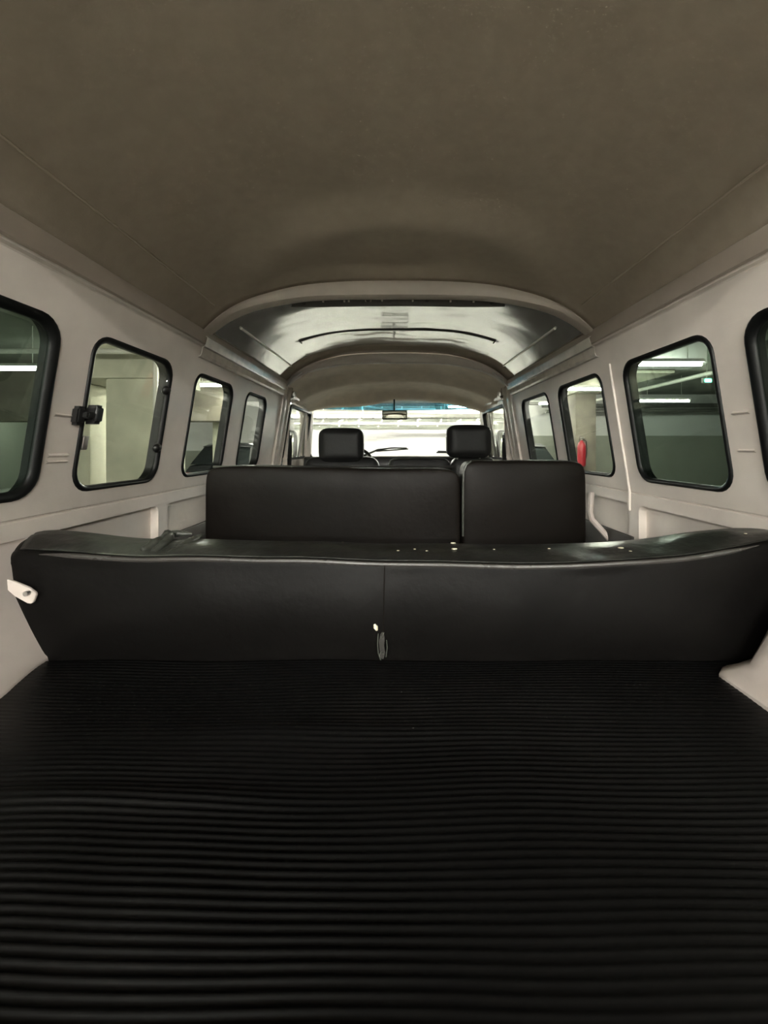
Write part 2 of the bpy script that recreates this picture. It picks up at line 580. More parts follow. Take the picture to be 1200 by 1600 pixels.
mb = MB()
ds2 = [1.49 + (2.43 - 1.49) * i / 50 for i in range(51)]
rows = []
for d in ds2:
    step = -.004 * sstep(2.09, 2.10, d)
    rows.append([Vector((X0 + h * 1.012, d, H0 + arch(h) + (.003 + .024 * (d - 1.49)) * (1 - (h / .695) ** 4) + dent(h, d) * (1 - (h / .72) ** 2) + step * (1 if abs(h) < .52 else 0))) for h in HS])
mb.loft(rows)
mid = mb.build('ceiling_middle', M['vinyl_roof'])
thicken(mid, .015, (0, 0, 1))
tag(mid, 'shiny roof lining of the middle section reflecting the windscreen light', 'ceiling', kind='structure')
mb = MB()
hh = [-.50 + 1.0 * i / 40 for i in range(41)]
pts = [Vector((X0 + h, 2.095, H0 + arch(h) + (.0145 * (1 - (h / .695) ** 4)))) for h in hh]
mb.tube([pts[0] + Vector((0, .04, 0))] + pts + [pts[-1] + Vector((0, .04, 0))], .0035, 6)
mb.build('panel_joint', M['seam'], mid)
for s in (-1, 1):
    mb = MB()
    mb.tube([Vector((X0 + s * .628, d, H0 + arch(.6206) - .001 + .0088 * (d - 1.49))) for d in (1.64, 1.9, 2.16, 2.42)], .0055, 8)
    mb.build('roof_strip', M['strip'], mid)
# matte end strip before the front bow
mb = MB()
mb.loft([[Vector((X0 + h * 1.012, d, H0 + arch(h) + z * (1 - (h / .695) ** 4))) for h in HS] for d, z in ((2.425, .022), (2.43, .016), (2.50, .010), (2.58, .008))])
o = mb.build('trim_8', M['headliner']); thicken(o, .01, (0, 0, 1))
tag(o, 'dark matte roof strip just behind the front bow', 'trim', kind='structure')


def bow(n, d, w, t0, t1, label, m):
    mb = MB()
    rows = []
    for h in HS:
        x = X0 + h * 1.004
        z = H0 + arch(h)
        t = t1 + (t0 - t1) * max(0, 1 - (abs(h) / .695) ** 2.2)
        sec = [(d - .012, .006), (d - .014, -.004), (d - .010, -t * .5), (d - .004, -t * .92), (d + .006, -t), (d + w - .012, -t), (d + w, -t * .85), (d + w, .006)]
        rows.append([Vector((x, y, z + q)) for y, q in sec])
    mb.loft(rows, closed=True, cap=True)
    o = mb.build('trim_%d' % n, m)
    return tag(o, label, 'roof bow', kind='structure')


bw = bow(9, 1.465, .05, .047, .006, 'rounded taupe roof bow between the rear and middle roof sections', M['bow'])
for i, px in enumerate((476, 505, 538, 545, 572, 579, 597, 645, 704, 740)):
    mb = MB()
    c = P(px, 468.5 + abs(px - 620) * .014, 1.530)
    mb.box((-.0035, -.003, -.006), (.0035, .003, .026), .001, 1, Matrix.Translation(c))
    mb.build('clip', M['strip'], bw)
for px in (474, 575, 667, 769):
    mb = MB()
    c = P(px, 468 if 500 < px < 740 else 472, 1.522)
    mb.tube([c + Vector((0, -.002, 0)), c + Vector((0, .004, 0))], .009, 12)
    mb.build('clip_hole', M['seam'], bw)
mb = MB()
mb.loft([[Vector((X0 + h, 1.535 + q, H0 + arch(h) + w * (1 - .45 * (h / .40) ** 4))) for h in [-.40 + .80 * i / 30 for i in range(31)]] for q, w in ((0, 0), (0, -.0565), (.006, -.0575), (.008, 0))])
mb.build('gap_shade', M['deck'], bw)  # dark sheet painting in the shade of the gap behind the bow
bow(10, 2.585, .05, .052, .025, 'second roof bow at the back of the cab', M['bow'])
for s in (-1, 1):
    mb = MB()
    mb.tube([Vector((X0 + s * .600, 2.572, H0 + .475)), Vector((X0 + s * .655, 2.562, H0 + .432)), Vector((X0 + s * .690, 2.555, H0 + .385))], [.006, .010, .006], 8)
    o = mb.build('trim_%d' % (11 if s < 0 else 12), M['metal'])
    tag(o, 'bright metal finisher at the %s foot of the front roof bow' % ('left' if s < 0 else 'right'), 'trim', kind='structure')

# cab headliner, sagging to the windscreen
def arcpx(tab, d):
    return [P(x, sinterp(tab, x), d) for x in [tab[0][0] + (tab[-1][0] - tab[0][0]) * i / 40 for i in range(41)]]


A0 = [(445, 604), (470, 588), (510, 572), (560, 562), (620, 558), (680, 562), (735, 573), (775, 589), (798, 604)]
A1 = [(450, 616), (472, 601), (505, 588), (560, 578), (620, 574), (685, 578), (735, 589), (770, 602), (792, 616)]
A2 = [(462, 634), (480, 622), (510, 610), (560, 601), (620, 597), (685, 601), (730, 611), (762, 623), (780, 634)]
A3 = [(470, 640), (486, 633), (512, 621), (560, 611), (620, 606), (690, 609), (728, 619), (755, 631), (770, 640)]
A4 = [(474, 650), (484, 644), (512, 639), (560, 637), (588, 633), (620, 628), (690, 631), (745, 642), (766, 650)]
mb = MB()
mb.loft([arcpx(A0, 2.60), arcpx(A1, 2.80), [p + Vector((0, .03, -.012)) for p in arcpx(A1, 2.80)], arcpx(A2, 2.97), [p + Vector((0, .02, .006)) for p in arcpx(A2, 2.97)], arcpx(A3, 3.30), [p.lerp(q, .5) + Vector((0, 0, -.012)) for p, q in zip(arcpx(A3, 3.30), arcpx(A4, 3.40))], arcpx(A4, 3.40), [p + Vector((0, .16, .03)) for p in arcpx(A4, 3.42)]])
o = mb.build('ceiling_cab', M['cab_liner'], angle=60)
sb = o.modifiers.new('smooth', 'SUBSURF'); sb.levels = 1; sb.render_levels = 2
thicken(o, .01, (0, .5, 1))
tag(o, 'sagging tan headliner of the cab drooping over the windscreen', 'ceiling', kind='structure')

# ------------------------------------------------------------------ windscreen and front
def front(x, z, off=0.0):
    return Vector((X0 + x, 3.72 - .20 * (x / .8) ** 2 - .10 * max(0, z) + off, H0 + z))


mb = MB()
outer = [(-.82 + 1.64 * i / 30, -.8) for i in range(31)] + [(.82 - 1.64 * i / 30, .46) for i in range(31)]
hole = []
hr = rrect(-.765, .785, -.125, .43, .09, 5)
for i, p in enumerate(hr):   # split the long straight edges so that they follow the curve
    q = hr[(i + 1) % len(hr)]
    n = max(1, int(abs(p[0] - q[0]) / .06))
    for k in range(n):
        hole.append((p[0] + (q[0] - p[0]) * k / n, p[1] + (q[1] - p[1]) * k / n))
polys = [[Vector((a, b, 0)) for a, b in outer], [Vector((a, b, 0)) for a, b in hole]]
flat = polys[0] + polys[1]
vs = [mb.bm.verts.new(front(p.x, p.y)) for p in flat]
for t in tessellate_polygon(polys):
    try: mb.bm.faces.new([vs[i] for i in t])
    except ValueError: pass
wf = mb.build('wall_front', M['paint'], smooth=False)
solidify(wf, .03)
tag(wf, 'front body of the van around the windscreen opening', 'wall', kind='structure')

mb = MB()
cen = (0.01, .15)
def shrink(p, g):
    dx, dz = p[0] - cen[0], p[1] - cen[1]
    return (p[0] - g * dx / abs(dx + 1e-6) * min(1, abs(dx) / .3), p[1] - g * dz / abs(dz + 1e-6) * min(1, abs(dz) / .15))
rings = [[front(*shrink(p, g), off) for p in hole] for g, off in ((-.012, -.006), (.0, -.012), (.014, -.008), (.016, .012), (-.008, .03))]
mb.loft(rings + [rings[0]], closed=True)
ws = mb.build('window_9', M['rubber'])
tag(ws, 'bright curved windscreen at the front of the van', 'windscreen', kind='structure')
def sheet(name, x0, x1, z0, z1, off, m, parent):
    mb = MB()
    xs = [x0 + (x1 - x0) * i / 30 for i in range(31)]
    a = [[front(x, z, off) for x in xs] for z in (z0, (z0 + z1) / 2, z1)]
    b = [[front(x, z, off + .005) for x in xs] for z in (z0, (z0 + z1) / 2, z1)]
    mb.loft(a); mb.loft(b)
    mb.loft([[front(x0, z, off) for z in (z0, z1)], [front(x0, z, off + .005) for z in (z0, z1)]])
    mb.loft([[front(x1, z, off) for z in (z0, z1)], [front(x1, z, off + .005) for z in (z0, z1)]])
    bmesh.ops.remove_doubles(mb.bm, verts=mb.bm.verts[:], dist=1e-5)
    return mb.build(name, m, parent, smooth=True)
sheet('pane', -.77, .79, -.13, .34, .006, M['glass_screen'], ws)
tag(sheet('sun_band', -.77, .79, .34, .435, .006, M['glass_blue'], ws), 'blue tinted band along the top of the windscreen')

# ------------------------------------------------------------------ floors of the van and wheel arches
mb = MB()
mb.box((X0 - .80, -.12, H0 - .47), (X0 + .80, .98, H0 - .426), .004)
fl = mb.build('floor', M['deck'], smooth=False)
tag(fl, 'raised cargo deck of the van under the rubber mat', 'floor', kind='structure')
mb = MB()
mb.box((X0 - .80, .98, H0 - 1.02), (X0 + .80, 3.60, H0 - 1.0), .004)
mb.box((X0 - .80, .955, H0 - 1.0), (X0 + .80, .98, H0 - .47), .004)
o = mb.build('floor_cabin', M['deck'], smooth=False)
tag(o, 'dark floor of the passenger cabin between the benches', 'floor', kind='structure')
mb = MB()
mb.box((X0 - .84, -.15, H0 - 1.08), (X0 + .84, 3.7, H0 - 1.03), .01)
o = mb.build('trim_13', M['deck'], smooth=False)
tag(o, 'underbody of the van below its floor', 'underbody', kind='structure')

# left wheel arch: flat sloping face
mb = MB()
rows = []
for i in range(25):
    d = -.10 + 1.0 * i / 24
    e = .0
    rows.append([Vector((X0 - .806, d, H0 - .19)), Vector((X0 - .79 + e, d, H0 - .215)), Vector((X0 - .765 + e, d, H0 - .265)),
                 Vector((X0 - .725 + e, d, H0 - .345)), Vector((X0 - .700 + e, d, H0 - .395)),
                 Vector((X0 - .692 + e + .034 * (1 - sstep(.62, .82, d)), d, H0 - .408)), Vector((X0 - .690 + e + .04 * (1 - sstep(.62, .82, d)), d, H0 - .4175))])
mb.loft(rows)
o = mb.build('trim_14', M['tub']); thicken(o, .006, (-1, 0, -.5))
tag(o, 'pale sloping wheel arch cover at the left edge beside the mat', 'wheel arch', kind='structure')
# right wheel arch: rounded tub with a flared foot, ending in front of the bench
mb = MB()
rows = []
for i in range(41):
    d = -.10 + .885 * i / 40
    k = math.sqrt(max(0, 1 - max(0, (d - .74) / .045) ** 2))       # rounds off towards the bench
    e = .17 * (1 - k)
    prof = [(.806, -.14), (.79, -.185), (.755, -.225), (.712, -.270), (.676, -.318), (.645, -.368), (.630, -.392), (.604, -.401), (.583, -.4045), (.575, -.408), (.574, -.4255)]
    rows.append([Vector((X0 + min(.806, x + e * min(1, max(0, (.81 - x) / .17))), d, H0 + z - (.0 if z > -.2 else 0))) for x, z in prof])
mb.loft(rows)
o = mb.build('trim_15', M['tub'], angle=60); thicken(o, .006, (1, 0, -.5))
tag(o, 'pale rounded wheel arch with a flared foot at the right edge beside the mat', 'wheel arch', kind='structure')

# ------------------------------------------------------------------ ribbed rubber mat
mb = MB()
NX, ND = 46, 660
x0, x1, d0, d1 = X0 - .715, X0 + .715, .10, .795
pitch = .0091
rows = []
for j in range(ND + 1):
    d = d0 + (d1 - d0) * j / ND
    r = []
    for i in range(NX + 1):
        x = x0 + (x1 - x0) * i / NX
        wv = .0032 * noise.noise(Vector((x * 3.5, d * 3.0, 0))) + .0012 * noise.noise(Vector((x * 11, d * 6, 4)))
        ph = (d + wv) / pitch * 2 * PI
        c = .5 + .5 * math.cos(ph)
        rib = .0022 * (.42 + .58 * sstep(-.35, .3, noise.noise(Vector((x * 2.2, d * 5.5, 21)))) ) * (c ** 1.6) * (1 - .85 * sstep(.54, .64, abs(x - X0 + .02)))
        low = .0060 * noise.noise(Vector((x * 4.0, d * 6.5, 9))) + .0055 * math.exp(-((d - .488 - .02 * x) / .016) ** 2) * (1 - sstep(-.35, .05, x))
        low += .005 * math.exp(-((d - .595) / .02) ** 2) * math.exp(-((x + .12) / .28) ** 2)
        r.append(Vector((x, d, H0 - .4135 + rib + low)))
    rows.append(r)
mb.loft(rows)
o = mb.build('rubber_mat', M['mat'], smooth=True, angle=180, loc=(X0, .5, H0 - .415))
thicken(o, .003, (0, 0, -1))
tag(o, 'black ribbed rubber mat covering the cargo deck in the foreground', 'mat')

# ------------------------------------------------------------------ rear bench (its back towards the viewer)
NEAR = [(14, 868), (30, 865), (60, 866), (120, 867), (240, 871), (400, 873), (600, 878), (800, 885), (940, 881), (1060, 872), (1150, 858), (1205, 846), (1232, 845)]
FAR = [(52, 836), (62, 828), (90, 826), (130, 829), (230, 838), (330, 841), (600, 846), (860, 846), (1000, 839), (1100, 826), (1150, 821), (1190, 823), (1212, 830)]
BOT = [(66, 1034), (300, 1035), (600, 1036), (900, 1038), (1060, 1040), (1120, 1042), (1172, 1042)]


def lerp(a, b, t): return a + (b - a) * t


def fillet(a, b, c, r, n=5):
    u = (a - b).normalized() * r; v = (c - b).normalized() * r
    p, q = b + u, b + v
    return [(1 - t) ** 2 * p + 2 * t * (1 - t) * b + t * t * q for t in [k / n for k in range(n + 1)]]


bench = empty('rear_bench', (X0, .88, H0 - .45))
tag(bench, 'long black vinyl bench across the van directly behind the ribbed mat', 'bench seat')


def bench_section(s):
    e = abs(2 * s - 1)
    bul = .020 * max(0, 1 - e ** 6)
    n = P(lerp(14, 1232, s), sinterp(NEAR, lerp(14, 1232, s)), .80)
    f = P(lerp(52, 1212, s), sinterp(FAR, lerp(52, 1212, s)), .945 - .075 * e ** 5)
    b = P(lerp(66, 1172, s), sinterp(BOT, lerp(66, 1172, s)), .80)
    wob = .004 * noise.noise(Vector((s * 9, .3, 0)))
    n.z += wob
    f.z += .006 * noise.noise(Vector((s * 8, 5.3, 0)))
    # side outline: widest a little below the top edge
    return n, f, b


def widen(p, n, b):
    return p


SN = 110
face_rows, top_rows, rear_rows = [], [], []
for i in range(SN + 1):
    s = i / SN
    n, f, b = bench_section(s)
    e = abs(2 * s - 1)
    endr = 1 - .75 * sstep(.985, 1.0, e)
    nb = fillet(b, n, f, .016, 6)
    ft = fillet(n, f, f - Vector((0, -.01, .3)), .026, 6)
    half = len(nb) // 2
    rowf = []
    for k in range(16):
        t = k / 15
        p = b.lerp(nb[0], t)
        bow_ = .012 * math.sin(PI * t) * (1 - e ** 8)
        dn = .0035 * noise.noise(Vector((p.x * 6, p.z * 9, 2)))
        out = 0.0
        if e > .9:       # ends bow outwards in the upper half
            out = (1 if s > .5 else -1) * .016 * sstep(.9, 1, e) * math.sin(PI * min(1, t * 1.1)) 
        seam = -.004 * math.exp(-((p.x - P(605, 900, .8).x) / .004) ** 2)
        rowf.append(p + Vector((out, -bow_ - dn - seam, 0)))
    rowf += nb[1:half + 1]
    face_rows.append(rowf)
    rowt = nb[half:]
    for k in range(1, 8):
        t = k / 8
        p = nb[-1].lerp(ft[0], t)
        wr = .0035 * noise.noise(Vector((p.x * 14, p.y * 22, 1))) + .004 * math.sin(PI * t)
        rowt.append(p + Vector((0, 0, wr)))
    rowt += ft
    top_rows.append(rowt)
    l = ft[-1]
    rear_rows.append([l, l + Vector((0, .01, -.12)), l + Vector((0, .015, -.26))])
mb = MB()
mb.loft(face_rows); mb.loft(top_rows); mb.loft(rear_rows)
for rr in (0, SN):
    ring = face_rows[rr] + top_rows[rr][1:] + rear_rows[rr][1:]
    vs = [mb.bm.verts.new(p) for p in ring]
    try: mb.bm.faces.new(vs)
    except ValueError: pass
bmesh.ops.remove_doubles(mb.bm, verts=mb.bm.verts[:], dist=.0004)
mb.build('backrest', M['vinyl'], bench, angle=70)
# scuffed top skin laid over the top of the backrest, with a small lip
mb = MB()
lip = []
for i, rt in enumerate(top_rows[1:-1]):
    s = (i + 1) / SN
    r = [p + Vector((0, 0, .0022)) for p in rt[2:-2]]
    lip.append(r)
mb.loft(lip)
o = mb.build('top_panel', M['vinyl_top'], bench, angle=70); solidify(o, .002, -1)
tag(o, 'scuffed shiny top of the backrest, grey-green at its left')
# crumpled torn fold, left of centre
for k, (pts, rad) in enumerate((
    ([(222, 857, .83), (240, 849, .86), (256, 840, .90), (262, 834, .93), (276, 832, .945), (300, 833, .95)], [.004, .008, .007, .008, .006, .002]),
    ([(240, 861, .83), (252, 851, .85), (264, 841, .89), (268, 833, .93)], [.005, .006, .008, .004]),
    ([(262, 862, .83), (280, 854, .86), (296, 846, .89), (310, 838, .92), (318, 834, .945)], [.003, .006, .007, .005, .002]))):
    mb = MB()
    P_ = [P(*q) + Vector((0, 0, -.002)) for q in pts]
    fine = []
    fr = []
    for i in range((len(P_) - 1) * 5 + 1):
        u = i / 5
        a = min(int(u), len(P_) - 2); t = u - a
        fine.append(P_[a].lerp(P_[a + 1], t) + Vector((0, 0, .002 * noise.noise(Vector((i * .7, k, 0))))))
        fr.append(1.3 * lerp(rad[a], rad[a + 1], t) * (1 + .35 * noise.noise(Vector((i * .9, k, 5)))))
    mb.tube(fine, fr, 9)
    mb.build('torn_fold', M['vinyl_green'], bench, angle=80)
# rolled near top edge of the backrest, highlight painted in with a paler colour
mb = MB()
e_ = []
for i in range(4, SN - 3):
    nb = top_rows[i]
    e_.append(nb[0] + Vector((0, .001, -.001)))
mb.tube(e_, [.005 * min(1, k / 6 + .3, (len(e_) - 1 - k) / 6 + .3) for k in range(len(e_))], 8)
mb.build('rolled_edge', M['edge'], bench)
# centre seam
mb = MB()
px = P(605, 900, .8).x
cs = [r for r in (face_rows[min(range(SN + 1), key=lambda i: abs(face_rows[i][8].x - px))])]
mb.tube([p + Vector((0, -.0005, 0)) for p in cs[1:]], .0012, 6)
mb.build('seam', M['vinyl_mid'], bench)
# tear with a crumb of foam
def on_face(pxx, pyy):
    return P(pxx, pyy, .787)
mb = MB()
pts = [(597, 988), (600, 990), (601, 1000), (600, 1010), (602, 1020), (599, 1030), (594, 1028), (593, 1015), (592, 1002), (594, 992)]
ring = [on_face(*q) for q in pts]
mb.loft([ring, [p + Vector((0, .012, 0)) for p in ring]], closed=True, cap=True)
mb.build('tear', M['seam'], bench, smooth=False)
for pth in ([(591, 990), (590, 1005), (591, 1020), (595, 1031)], [(600, 988), (597, 994), (595, 997)], [(604, 1000), (605, 1012), (603, 1026)], [(592, 1024), (596, 1018), (599, 1022)]):
    mb = MB()
    mb.tube([on_face(*q) + Vector((0, -.001, 0)) for q in pth], .0011, 6)
    mb.build('tear_edge', M['vinyl_green'], bench)
mb = MB()
mb.tube([on_face(585, 975) , on_face(587, 980), on_face(589, 985)], [.002, .0045, .002], 8)
tag(mb.build('foam_crumb', M['foam'], bench), 'pale crumb of foam showing through the cover')
# bright nicks on the top where the cover is pierced
for (pxx, pyy, dd, r) in ((648, 859, .86, .0028), (667, 862, .85, .0028), (710, 858, .87, .006), (772, 858, .87, .0026), (858, 857, .87, .0034), (970, 860, .86, .006), (1165, 851, .84, .003), (985, 866, .84, .003), (535, 843, .94, .003), (708, 846, .93, .006), (622, 862, .85, .003)):
    t = bmesh.new()
    bmesh.ops.create_icosphere(t, subdivisions=2, radius=r * .75)
    # settle onto the top surface
    q = P(pxx, pyy, dd)
    best = min((p for row in top_rows for p in row), key=lambda p: (p.x - q.x) ** 2 + (p.y - q.y) ** 2)
    for v in t.verts:
        v.co = Vector((q.x + v.co.x * 1.4, q.y + v.co.y, best.z + .004 + v.co.z * .35))
    mb = MB(); mb.merge(t)
    mb.build('nick', M['foam'], bench)
# hidden front of the bench: cushion and box base
mb = MB(); mb.box((X0 - .62, .99, H0 - .72), (X0 + .62, 1.30, H0 - .62), .03)
mb.build('seat_cushion', M['vinyl'], bench)
mb = MB(); mb.box((X0 - .60, 1.0, H0 - .999), (X0 + .60, 1.26, H0 - .72), .01)
mb.build('seat_base', M['deck'], bench)
# pale bracket on the left end
mb = MB()
out = [(10, 905), (22, 909), (44, 918), (55, 926), (56, 930), (52, 941), (48, 944), (42, 943), (22, 932), (11, 922)]
ring = [P(x, y, .765 + .0004 * (x - 10)) for x, y in out]
mb.loft([ring, [p + Vector((0, .006, 0)) for p in ring]], closed=True, cap=True)
br = mb.build('bracket', M['tub'], bench, smooth=False)
bv = br.modifiers.new('bevel', 'BEVEL'); bv.width = .0018; bv.segments = 2
tag(br, 'pale metal bracket on the left end of the backrest')
mb = MB()
c = P(42, 927, .776)
mb.tube([c + Vector((0, -.004, 0)), c + Vector((0, .004, 0))], .0048, 12)
mb.build('screw', M['metal'], br)

# ------------------------------------------------------------------ middle bench: long back and single jump seat
def cushion(name, lo, hi, bev, m, parent, puff=.012, sub=2, wr=.003, seed=0, skew=None):
    """soft padded block"""
    t = bmesh.new()
    bmesh.ops.create_cube(t, size=1)
    bmesh.ops.subdivide_edges(t, edges=t.edges[:], cuts=9, use_grid_fill=True)
    S = Vector([hi[i] - lo[i] for i in range(3)])
    C = Vector([(hi[i] + lo[i]) / 2 for i in range(3)])
    for v in t.verts:
        n = v.co.copy()
        p = Vector([C[i] + n[i] * S[i] for i in range(3)])
        # round the edges: pull into a rounded box
        inner = Vector([max(lo[i] + bev, min(hi[i] - bev, p[i])) for i in range(3)])
        dlt = p - inner
        if dlt.length > 1e-9:
            mx = max(abs(dlt[0]), abs(dlt[1]), abs(dlt[2]))
            dlt = dlt.normalized() * bev * min(1, mx / bev)
            p = inner + dlt
        for i in range(3):
            j, k = (i + 1) % 3, (i + 2) % 3
            if abs(n[i]) > .499:
                w = (1 - (2 * n[j]) ** 4) * (1 - (2 * n[k]) ** 4)
                p[i] += math.copysign(puff * w, n[i])
        d = noise.noise(p * 9 + Vector((seed, 0, 0))) * wr
        p += Vector((d * .4, d, d * .6))
        if skew: p = skew(p)
        v.co = p
    # denser rows near the borders
    mb = MB(); mb.merge(t)
    o = mb.build(name, m, parent, angle=180)
    md = o.modifiers.new('soft', 'SUBSURF'); md.levels = 1; md.render_levels = sub
    return o


D2 = 1.42
b2 = empty('middle_bench', (-.22, 1.55, H0 - 1.0))
tag(b2, 'wide two-person black bench behind the cab, its back left of the vertical gap', 'bench seat')
zt = (700 - 731) * D2 / F
cushion('backrest', (-.664, D2, H0 - .55), (.226, D2 + .11, H0 + zt), .020, M['vinyl_mid'], b2, .003, seed=1,
        skew=lambda p: p + Vector((0, 0, .010 * (p.x - .226) / .9 * -.0 - .006 * math.cos(p.x * 5))))
cushion('seat_cushion', (-.655, D2 + .09, H0 - .66), (.226, D2 + .52, H0 - .53), .03, M['vinyl_mid'], b2, .003, seed=2)
mb = MB(); mb.box((-.63, D2 + .08, H0 - .999), (.20, D2 + .46, H0 - .66), .01); mb.build('seat_base', M['deck'], b2)
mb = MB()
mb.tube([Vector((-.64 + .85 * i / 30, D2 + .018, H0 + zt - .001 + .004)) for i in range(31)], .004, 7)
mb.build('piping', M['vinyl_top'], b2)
b3 = empty('jump_seat', (.45, 1.55, H0 - 1.0))
tag(b3, 'single black folding seat on the right of the middle row, right of the gap', 'seat')
zt3 = (700 - 721) * D2 / F
cushion('backrest', (.233, D2 - .004, H0 - .56), (.664, D2 + .11, H0 + zt3), .022, M['vinyl_mid'], b3, .003, seed=5)
cushion('seat_cushion', (.236, D2 + .09, H0 - .66), (.664, D2 + .50, H0 - .53), .03, M['vinyl_mid'], b3, .003, seed=6)
mb = MB()
e = .006
mb.tube([Vector((.2345 + .0, D2 + .004, H0 + zt3 - .26)), Vector((.2345, D2 + .002, H0 + zt3 - .08)), Vector((.2365, D2 + .002, H0 + zt3 - .035)), Vector((.246, D2 + .004, H0 + zt3 - .012)), Vector((.263, D2 + .010, H0 + zt3 + .000))], .0038, 7)
mb.build('piping', M['vinyl_green'], b3)
for x in (.27, .63):
    for y in (D2 + .12, D2 + .42):
        mb = MB()
        mb.tube([(x, y, H0 - .66), (x, y, H0 - .995)], .014, 10)
        mb.build('leg', M['metal'], b3)
# seat belts by the right wall near the jump seat
mb = MB()
pth = [P(924, 770, 1.62), P(922, 800, 1.60), P(925, 812, 1.58), P(938, 826, 1.56), P(952, 842, 1.54), P(975, 870, 1.52)]
mb.tube(pth, .011, 8)
o = mb.build('grab_rail', M['tub'])
tag(o, 'bent pale steel rail between the jump seat and the right wall', 'rail')

# ------------------------------------------------------------------ cab seats
def headrest(parent, px0, px1, py0, py1, d, seed):
    a = P(px0, py1, d); b = P(px1, py0, d)
    hr = cushion('headrest', (a.x, d, a.z), (b.x, d + .10, b.z), .035, M['cab_seat'], parent, .008, seed=seed, wr=.002)
    for x in (a.x + .07, b.x - .07):
        mb = MB()
        mb.tube([(x, d + .05, a.z + .01), (x, d + .05, a.z - .05)], .007, 8)
        mb.build('headrest_post', M['metal'], hr)


d3 = 2.76
s1 = empty('driver_seat', (P(532, 0, d3).x, 2.9, H0 - 1.0))
tag(s1, 'driver seat with a square black headrest, left of the rear view mirror', 'car seat')
headrest(s1, 498, 566, 670, 721, d3, 11)
a = P(474, 718, d3 + .02); b = P(592, 718, d3 + .02)
cushion('backrest', (a.x, d3 + .02, H0 - .62), (b.x, d3 + .15, H0 - .066), .05, M['cab_seat'], s1, .008, seed=12)
cushion('seat_cushion', (a.x, d3 + .1, H0 - .72), (b.x, d3 + .44, H0 - .58), .05, M['cab_seat'], s1, .008, seed=13)
mb = MB(); mb.box((a.x + .05, d3 + .1, H0 - .999), (b.x - .05, d3 + .40, H0 - .72), .01); mb.build('seat_base', M['deck'], s1)
s2 = empty('passenger_bench', (P(700, 0, d3).x, 2.9, H0 - 1.0))
tag(s2, 'front passenger bench with one black headrest near the right cab door', 'car seat')
headrest(s2, 700, 768, 665, 714, d3, 21)
a = P(606, 718, d3 + .02); m_ = P(706, 718, d3); b = P(778, 718, d3 + .02)
cushion('backrest', (a.x, d3 + .03, H0 - .62), (m_.x, d3 + .15, H0 - .072), .04, M['cab_seat'], s2, .006, seed=22)
cushion('backrest', (m_.x, d3 + .02, H0 - .62), (b.x, d3 + .15, H0 - .070), .05, M['cab_seat'], s2, .008, seed=23)
cushion('seat_cushion', (a.x, d3 + .1, H0 - .72), (b.x, d3 + .44, H0 - .58), .05, M['cab_seat'], s2, .008, seed=24)
mb = MB(); mb.box((a.x + .05, d3 + .1, H0 - .999), (b.x - .05, d3 + .40, H0 - .72), .01); mb.build('seat_base', M['deck'], s2)
mb = MB()
mb.tube([P(x, y, d3 + .025) for x, y in ((608, 726), (610, 720), (616, 717), (625, 715.5), (660, 715), (696, 715.5))], .006, 7)
mb.build('piping', M['vinyl_green'], s2)

# dashboard and steering wheel
mb = MB()
xs = [-.74 + 1.5 * i / 24 for i in range(25)]
mb.loft([[Vector((X0 + x, 3.56 - .20 * (x / .8) ** 2 + q, H0 + z)) for q, z in ((0, -.60), (-.10, -.60), (-.14, -.14), (-.12, -.085), (-.09, -.070), (-.02, -.075), (0, -.09))] for x in xs], closed=True, cap=True)
da = mb.build('dashboard', M['black'])
tag(da, 'black dashboard below the windscreen', 'dashboard')
mb = MB()
cx = P(540, 712, 3.2).x
c = Vector((cx, 3.18, H0 - .10))
tilt = Matrix.Rotation(math.radians(-58), 3, 'X')
ring = []
for i in range(41):
    a = 2 * PI * i / 40
    ring.append(c + tilt @ Vector((.20 * math.cos(a), 0, .20 * math.sin(a))))
mb.tube(ring, .013, 10, cap=False)
sw = mb.build('steering_wheel', M['black'])
tag(sw, 'black steering wheel rim peeking out beside the driver headrest', 'steering wheel')
for a in (PI * 1.5, PI * .1, PI * .9):
    mb = MB()
    mb.tube([c + tilt @ Vector((.20 * math.cos(a), 0, .20 * math.sin(a))), c + tilt @ Vector((0, .03, 0))], .012, 8)
    mb.build('spoke', M['black'], sw)
mb = MB()
mb.tube([c, c + Vector((0, .17, -.12))], [.04, .03], 12)
mb.build('column', M['black'], sw)
# wipers (outside the glass)
for k, pts in enumerate(([(566, 713), (590, 703), (612, 700), (636, 700)], [(684, 706), (700, 706)])):
    wp = empty('windscreen_wiper', P(*pts[0], 3.80))
    tag(wp, ('black windscreen wiper lying across the glass right of the driver headrest', 'tip of the second wiper beside the right headrest')[k], 'wiper')
    mb = MB()
    fine = []
    for (x, y) in pts:
        q = P(x, y, 3.80); q.y = front(q.x - X0, q.z - H0).y + .030; q = P(x, y, q.y)
        fine.append(q)
    mb.tube(fine, [.012, .009, .007, .006][:len(fine)] , 7)
    mb.build('arm', M['black'], wp)
    mb = MB()
    x0_, x1_ = (588, 638) if k == 0 else (682, 704)
    bl = []
    for i in range(9):
        x = lerp(x0_, x1_, i / 8); y = (705 - 3.5 * i / 8) if k == 0 else 707
        q = P(x, y, 3.80); yy = front(q.x - X0, q.z - H0).y + .022
        bl.append(P(x, y, yy))
    mb.tube(bl, .007, 6)
    mb.build('blade', M['black'], wp)

